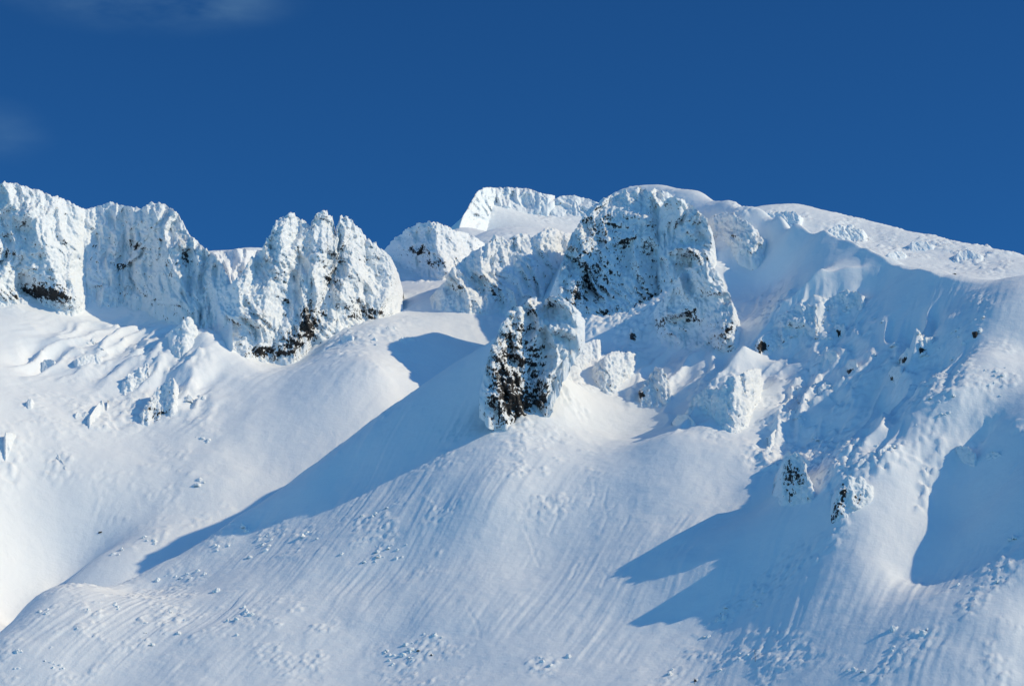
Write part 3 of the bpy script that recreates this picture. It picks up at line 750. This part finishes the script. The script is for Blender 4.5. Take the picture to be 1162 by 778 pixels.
for lab, rows, pt in [
    ('small snowy lump with a dark underside in the shade below the rime-crusted rib', [(368, 949, 958), (375, 944, 962), (383, 947, 960)], [(950, 378, 5, 4, .6)]),
    ('tiny rounded snow block with a dark base above the thin sunlit snow rib', [(408, 963, 971), (416, 960, 974), (425, 962, 972)], [(965, 422, 5, 4, .6)]),
    ('rounded snow boulder in the shade right of the bright snow patch', [(398, 938, 948), (405, 934, 953), (415, 936, 951)], []),
    ('lone black rock high in the shaded bay under the right ridge', [(376, 1103, 1109), (384, 1102, 1110)], [(1106, 380, 6, 6, .9)]),
]:
    crag('snowy_boulder', lab, near, [('boulder', rows, dict(patches=pt))], cat='boulder', lean=0.4, group='boulders in the shaded face')
crag('rime_rib', 'crest of lumpy snow knobs along the right ridge, sunlit, shadow falling to its left', near, [
    ('knob', [(462, 1079, 1089), (470, 1071, 1088), (484, 1064, 1084)], {}),
    ('knob', [(479, 1042, 1058), (488, 1032, 1066), (504, 1031, 1058)], {}),
    ('knob', [(504, 1006, 1019), (514, 994, 1025), (529, 992, 1019)], {}),
    ('knob', [(520, 977, 989), (534, 967, 990), (547, 960, 980)], {}),
], cat='rock rib', lean=0.75, off=6)
for lab, rows in [
    ('frosted shrub clump in the lower right shadow, nearest the sunny shoulder', [(506, 1086, 1098), (515, 1079, 1108), (530, 1080, 1110), (541, 1086, 1104)]),
    ('smaller frosted shrub clump farther right in the lower right shadow', [(512, 1122, 1132), (520, 1116, 1140), (531, 1118, 1138)]),
]:
    crag('frosted_shrub', lab, near, [('clump', rows, {})], cat='shrub', lean=0.5, group='frosted shrubs in the right shadow')
# --- rocks of the sunny bowl
for lab, rows, pt in [
    ('snow-covered horn pointing up at the left, beside the rock with a dark face', [(453, 116, 122), (462, 108, 124), (478, 98, 120), (491, 97, 114)], []),
    ('low snow hump just left of the snow-covered horn in the sunny bowl', [(467, 87, 99), (476, 82, 108), (485, 88, 106)], []),
    ('pointed rock with a speckled dark face in the sunny bowl', [(430, 190, 198), (445, 176, 200), (464, 162, 204), (479, 156, 198), (486, 164, 188)], [(180, 468, 14, 12, .3)]),
    ('tall crumbling snow rib at the left edge of the sunny bowl', [(490, 6, 17), (505, 3, 22), (525, 3, 24), (545, 3, 20), (559, 8, 18)], []),
    ('small pyramid of snow with a needle shadow right of the crumbling rib', [(513, 58, 64), (522, 54, 70), (534, 55, 78), (545, 60, 84)], []),
    ('flat lumpy outcrop high in the sunny bowl below the flat-topped crag', [(402, 98, 112), (409, 83, 120), (418, 81, 118)], []),
    ('small outcrop high in the sunny bowl near the left edge', [(408, 50, 60), (414, 45, 66), (421, 47, 64)], []),
    ('tiny snow tooth alone in the sunny bowl above the small pyramid', [(452, 32, 36), (459, 29, 38), (466, 29, 38)], []),
    ('lumpy snow rib directly below the flat-topped crag', [(358, 214, 240), (368, 200, 244), (382, 186, 230), (396, 180, 206)], []),
    ('second lumpy snow rib running down towards the speckled rock', [(412, 168, 194), (424, 146, 190), (438, 134, 170), (448, 134, 152)], []),
    ('round snow boulder at the right foot of the pinnacled crag', [(380, 390, 400), (385, 386, 404), (392, 388, 402)], []),
    ('wide snow boulder on the sunny slope right of the pinnacled crag', [(382, 456, 468), (388, 451, 474), (395, 454, 472)], []),
    ('small snow boulder in the gully below the saddle', [(370, 440, 448), (375, 436, 452), (381, 438, 450)], []),
]:
    crag('snowy_outcrop', lab, bowl, [('outcrop', rows, dict(patches=pt))], cat='rock outcrop', lean=0.8, off=2, group='outcrops in the sunny bowl')
for lab, rows in [
    ('rime outcrop where the plateau skyline leaves the dome', [(240, 874, 902), (248, 866, 912), (258, 880, 912)]),
    ('largest rime outcrop on the sunny plateau behind the long ridge', [(255, 950, 966), (261, 940, 980), (269, 936, 985), (276, 946, 975)]),
    ('small rime outcrop low on the plateau behind the middle of the ridge', [(285, 1010, 1024), (291, 1004, 1030), (298, 1008, 1026)]),
    ('rime outcrop halfway along the right plateau skyline', [(273, 1036, 1050), (280, 1030, 1062), (289, 1036, 1058)]),
    ('wide rime outcrop on the plateau near the right edge', [(284, 1090, 1104), (292, 1081, 1118), (302, 1089, 1114)]),
]:
    crag('rime_outcrop', lab, plat, [('outcrop', rows, dict(rough=0.8))], cat='rock outcrop', lean=0.9, group='rime outcrops on the plateau')

# ------------------------------------------------------------------ frosted shrubs, humps and stones, one object each
def mound_mesh(name, r, h, seed, rock=0.0, lump=0.5):
    nu, nv = 26, 13
    u = np.linspace(0, 2 * math.pi, nu, endpoint=False)[None]; v = np.linspace(0.02, 1.0, nv)[:, None]
    rad = r * np.sin(v * math.pi * 0.5) ** 0.9
    X = rad * np.cos(u) * 1.15; Y = rad * np.sin(u); Z = h * np.cos(v * math.pi * 0.5) ** 0.8 - 0.35 * h + 0 * X
    P = np.stack([X, Y, Z], -1)
    n = P / (np.linalg.norm(P + np.array([0, 0, 0.3 * h]), axis=-1, keepdims=True) + 1e-6)
    sc_ = r * 0.62
    d = lump * r * (0.55 - worley(P[..., 0] / sc_ + seed * 7.7, P[..., 1] / sc_, P[..., 2] / sc_, seed)) + 0.28 * r * fbm(P[..., 0] / r + seed, P[..., 1] / r, P[..., 2] / r, 3, seed + 3)
    P = P + n * d[..., None]
    at = np.full(P.shape[:2], rock)
    return grid_mesh(name, P, True, M_CRAG, at)

SHRUBS = [mound_mesh('frosted_shrub', 1.0, 1.25 + 0.25 * (k % 3), 300 + k, 0.02 + 0.06 * (k % 4 == 1), 0.7) for k in range(9)]
STONE = [mound_mesh('dark_rock', 1.0, 1.3, 340 + k, 0.75, 0.5) for k in range(3)]

def place(me, name, sheet, px, py, size, label, cat, group):
    o = bpy.data.objects.new(name, me); C.objects.link(o)
    p = sheet.hit_point(px, py)
    o.location = p
    o.rotation_euler = (random.uniform(-0.25, 0.25), random.uniform(-0.25, 0.25), random.uniform(0, 6.28))
    o.scale = (size * random.uniform(0.8, 1.25), size * random.uniform(0.8, 1.25), size * random.uniform(0.75, 1.25))
    o['label'] = label; o['category'] = cat
    if group: o['group'] = group
    return o

def scatter(sheet, n, zones, sizes, label, group, name='frosted_shrub', cat='shrub'):
    """clumps: a few centres per zone, shrubs gathered round each"""
    left = n
    while left > 0:
        z_ = random.choices(zones, weights=[q[-1] for q in zones])[0]
        if len(z_) == 5:
            a_ = random.uniform(0, 6.28); r_ = math.sqrt(random.random())
            cx, cy = z_[0] + z_[2] * r_ * math.cos(a_), z_[1] + z_[3] * r_ * math.sin(a_)
        else:
            ln, wd, _ = z_
            k = random.randrange(len(ln) - 1); t = random.random()
            cx = ln[k][0] + (ln[k + 1][0] - ln[k][0]) * t + random.gauss(0, wd); cy = ln[k][1] + (ln[k + 1][1] - ln[k][1]) * t + random.gauss(0, wd)
        for q in range(min(left, random.choice((1, 1, 2, 3, 4, 5)))):
            x, y = cx + random.gauss(0, 5.5), cy + random.gauss(0, 3.2)
            if -6 < x < 1168 and y < 782:
                place(random.choice(SHRUBS), name, sheet, x, y, random.uniform(*sizes) * (1.5 if random.random() < 0.1 else 1), label, cat, group)
                left -= 1

scatter(near, 74, [(150, 690, 110, 45, 4), (300, 610, 60, 24, 2), (60, 745, 55, 25, 2), (240, 690, 60, 40, 2)], (0.8, 1.7), 'small frosted shrub buried in the lower left of the broad streaked slope', 'frosted shrubs on the lower left slope')
scatter(near, 44, [(460, 600, 80, 34, 3), (480, 742, 50, 26, 2), (380, 660, 50, 50, 1)], (0.7, 1.5), 'small frosted shrub in the middle of the broad streaked slope', 'frosted shrubs in the middle of the slope')
scatter(near, 58, [([(735, 772), (800, 722), (880, 657), (950, 598)], 8, 3), ([(950, 772), (1040, 724), (1100, 676), (1165, 614)], 10, 3), (840, 752, 60, 20, 1), (1130, 740, 30, 30, 1)], (0.6, 1.3), 'small frosted shrub on the low ribs at the lower right', 'frosted shrubs on the lower right ribs')
scatter(near, 52, [(930, 470, 70, 60, 3), (1040, 400, 50, 40, 2), (950, 370, 60, 24, 2), (880, 510, 30, 40, 1)], (0.8, 1.6), 'small frosted shrub scattered over the blue shaded face', 'frosted shrubs on the shaded face')
scatter(near, 34, [([(960, 545), (1000, 520), (1060, 480), (1092, 420), (1112, 350)], 10, 3), (1125, 420, 26, 40, 1)], (0.7, 1.5), 'small frosted shrub along the sunlit crest of the right ridge', 'frosted shrubs along the right ridge crest')
SMALL = [(615, 752, 1.7, 'leftmost snow hump of the low four at the bottom middle'), (625, 755, 1.9, 'widest snow hump of the low four at the bottom middle'), (613, 747, 1.2, 'smallest snow hump of the low four at the bottom middle'), (645, 745, 1.5, 'snow hump set apart to the right of the low four')]
for x, y, sz, lab in SMALL:
    place(random.choice(SHRUBS), 'snow_hump', near, x, y, sz, lab, 'snow hump', 'snow humps at the bottom middle')
for sheet, x, y, sz, lab in [(near, 475, 738, 1.1, 'small dark stone left of a pair in the bottom shrub clump'), (near, 490, 743, 1.0, 'small dark stone right of a pair in the bottom shrub clump'), (bowl, 114, 604, 1.5, 'lone dark stone on the bright lower bowl'), (near, 790, 772, 1.2, 'dark stone at the bottom edge, among the lower right ribs'),
                             (near, 165, 718, 1.1, 'dark stone among the shrubs at the lower left'), (plat, 1083, 311, 1.6, 'tiny dark stone standing on the long ridge crest')]:
    place(random.choice(STONE), 'dark_rock', sheet, x, y, sz, lab, 'rock', None)
scatter(bowl, 34, [(225, 490, 26, 60, 3), (110, 415, 80, 26, 2), (150, 450, 50, 30, 2), (190, 560, 70, 30, 1), (430, 385, 30, 14, 1), ([(120, 640), (190, 603), (255, 572)], 4, 1)], (0.9, 2.2), 'small snow-covered boulder on the bright snow of the left bowl', 'small boulders in the left bowl', 'snowy_boulder', 'boulder')

# bare sapling near the bottom edge
def sapling(px, py, height, label):
    p = near.hit_point(px, py)
    root = bpy.data.objects.new('bare_sapling', None); C.objects.link(root); root.location = p
    root['label'] = label; root['category'] = 'tree'
    def twig(name, pts, r0, r1):
        pts = [Vector(q) for q in pts]; vs, fs = [], []
        for i, q in enumerate(pts):
            r = r0 + (r1 - r0) * i / (len(pts) - 1)
            d = (pts[min(i + 1, len(pts) - 1)] - pts[max(i - 1, 0)]).normalized()
            a_ = d.orthogonal().normalized(); b_ = d.cross(a_)
            for k in range(6):
                vs.append(q + a_ * (r * math.cos(k * math.pi / 3)) + b_ * (r * math.sin(k * math.pi / 3)))
        for i in range(len(pts) - 1):
            for k in range(6):
                fs.append((i * 6 + k, i * 6 + (k + 1) % 6, (i + 1) * 6 + (k + 1) % 6, (i + 1) * 6 + k))
        me = bpy.data.meshes.new(name); me.from_pydata(vs, [], fs); me.materials.append(M_TWIG)
        link(name, me, root)
    twig('trunk', [(0, 0, -0.4), (0.05, 0, height * 0.4), (-0.1, 0, height * 0.75), (0.0, 0, height)], 0.11, 0.03)
    for k in range(8):
        z_ = height * (0.35 + 0.07 * k); a_ = k * 2.4; l_ = height * (0.36 - 0.03 * k)
        x1, y1 = math.cos(a_) * l_, math.sin(a_) * l_
        twig('branch', [(0, 0, z_), (x1 * 0.5, y1 * 0.5, z_ + l_ * 0.35), (x1, y1, z_ + l_ * 0.85)], 0.05, 0.02)
sapling(857, 750, 6.0, 'bare leafless sapling standing alone on the snow at the lower right')
sapling(788, 776, 3.6, 'short bare sapling at the bottom edge beside a dark stone')

# ------------------------------------------------------------------ light, sky, camera
sc = bpy.context.scene
w = bpy.data.worlds.new('World'); sc.world = w; w.use_nodes = True
nt = w.node_tree
bg = nt.nodes['Background']
sky = nt.nodes.new('ShaderNodeTexSky'); sky.sky_type = 'NISHITA'; sky.sun_disc = False
el = math.asin(SUN[2]); az = math.atan2(SUN[0], SUN[1])
sky.sun_elevation = el; sky.sun_rotation = az
sky.altitude = 3000; sky.air_density = 1.0; sky.dust_density = 0.0; sky.ozone_density = 3.0
# the sky in front (about ninety degrees from the sun) is the deepest blue; the unseen rest is brightened to add blue fill in the shade
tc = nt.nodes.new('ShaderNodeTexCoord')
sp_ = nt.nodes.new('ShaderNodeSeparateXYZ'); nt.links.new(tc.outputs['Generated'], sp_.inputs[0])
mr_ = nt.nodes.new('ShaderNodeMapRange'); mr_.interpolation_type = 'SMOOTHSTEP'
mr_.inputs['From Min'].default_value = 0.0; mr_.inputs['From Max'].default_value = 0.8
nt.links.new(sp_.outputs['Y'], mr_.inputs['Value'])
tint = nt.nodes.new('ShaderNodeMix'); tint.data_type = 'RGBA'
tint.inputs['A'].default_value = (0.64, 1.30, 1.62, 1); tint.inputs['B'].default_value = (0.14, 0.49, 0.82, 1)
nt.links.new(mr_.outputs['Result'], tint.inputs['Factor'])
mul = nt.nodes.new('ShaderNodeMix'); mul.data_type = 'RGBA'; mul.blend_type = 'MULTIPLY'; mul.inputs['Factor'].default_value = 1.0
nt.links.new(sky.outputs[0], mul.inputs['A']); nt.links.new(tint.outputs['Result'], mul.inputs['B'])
# two faint wisps of cloud high on the left
prev = mul.outputs['Result']
cn = nt.nodes.new('ShaderNodeTexNoise'); cn.inputs['Scale'].default_value = 14.0; cn.inputs['Detail'].default_value = 6.0; cn.inputs['Roughness'].default_value = 0.55
cm = nt.nodes.new('ShaderNodeMapping'); cm.inputs['Scale'].default_value = (1.0, 1.0, 3.0)
nt.links.new(tc.outputs['Generated'], cm.inputs['Vector']); nt.links.new(cm.outputs['Vector'], cn.inputs['Vector'])
for (qx, qy, rx, ry, st_) in ((150, -8, 210, 50, 0.34), (250, 8, 90, 26, 0.16), (-10, 150, 80, 44, 0.16)):
    c_ = ray(qx, qy); c_ = c_ / np.linalg.norm(c_)
    sb = nt.nodes.new('ShaderNodeVectorMath'); sb.operation = 'SUBTRACT'; nt.links.new(tc.outputs['Generated'], sb.inputs[0]); sb.inputs[1].default_value = tuple(c_)
    ml = nt.nodes.new('ShaderNodeVectorMath'); ml.operation = 'MULTIPLY'; nt.links.new(sb.outputs[0], ml.inputs[0]); ml.inputs[1].default_value = (F / rx, F / rx, F / ry)
    ln_ = nt.nodes.new('ShaderNodeVectorMath'); ln_.operation = 'LENGTH'; nt.links.new(ml.outputs[0], ln_.inputs[0])
    mr2 = nt.nodes.new('ShaderNodeMapRange'); mr2.interpolation_type = 'SMOOTHSTEP'
    mr2.inputs['From Min'].default_value = 1.0; mr2.inputs['From Max'].default_value = 0.1; mr2.inputs['To Min'].default_value = 0.0; mr2.inputs['To Max'].default_value = 1.0
    nt.links.new(ln_.outputs['Value'], mr2.inputs['Value'])
    mr3 = nt.nodes.new('ShaderNodeMapRange'); mr3.inputs['From Min'].default_value = 0.36; mr3.inputs['From Max'].default_value = 0.68
    nt.links.new(cn.outputs['Fac'], mr3.inputs['Value'])
    fa = math_n(nt, 'MULTIPLY', math_n(nt, 'MULTIPLY', mr2.outputs['Result'], mr3.outputs['Result']), st_)
    mx = nt.nodes.new('ShaderNodeMix'); mx.data_type = 'RGBA'
    nt.links.new(fa, mx.inputs['Factor']); nt.links.new(prev, mx.inputs['A']); mx.inputs['B'].default_value = (1.9, 3.6, 5.2, 1)
    prev = mx.outputs['Result']
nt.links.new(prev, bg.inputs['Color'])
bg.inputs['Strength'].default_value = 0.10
ld = bpy.data.lights.new('sun', 'SUN'); ld.energy = 3.1; ld.angle = math.radians(0.5); ld.color = (1.0, 0.84, 0.55)
lo = bpy.data.objects.new('sun', ld); C.objects.link(lo)
lo.rotation_euler = Vector(SUN).to_track_quat('Z', 'Y').to_euler()
cd = bpy.data.cameras.new('camera'); cd.sensor_width = 36; cd.lens = 36 * F / 1162; cd.clip_end = 20000; cd.clip_start = 1
co_ = bpy.data.objects.new('camera', cd); C.objects.link(co_)
co_.rotation_euler = (math.pi / 2 + PITCH, 0, 0)
sc.camera = co_
sc.view_settings.view_transform = 'Standard'
sc.view_settings.look = 'None'
sc.view_settings.exposure = 0
sc.view_settings.gamma = 1
sc.cycles.max_bounces = 6
sc.cycles.diffuse_bounces = 4
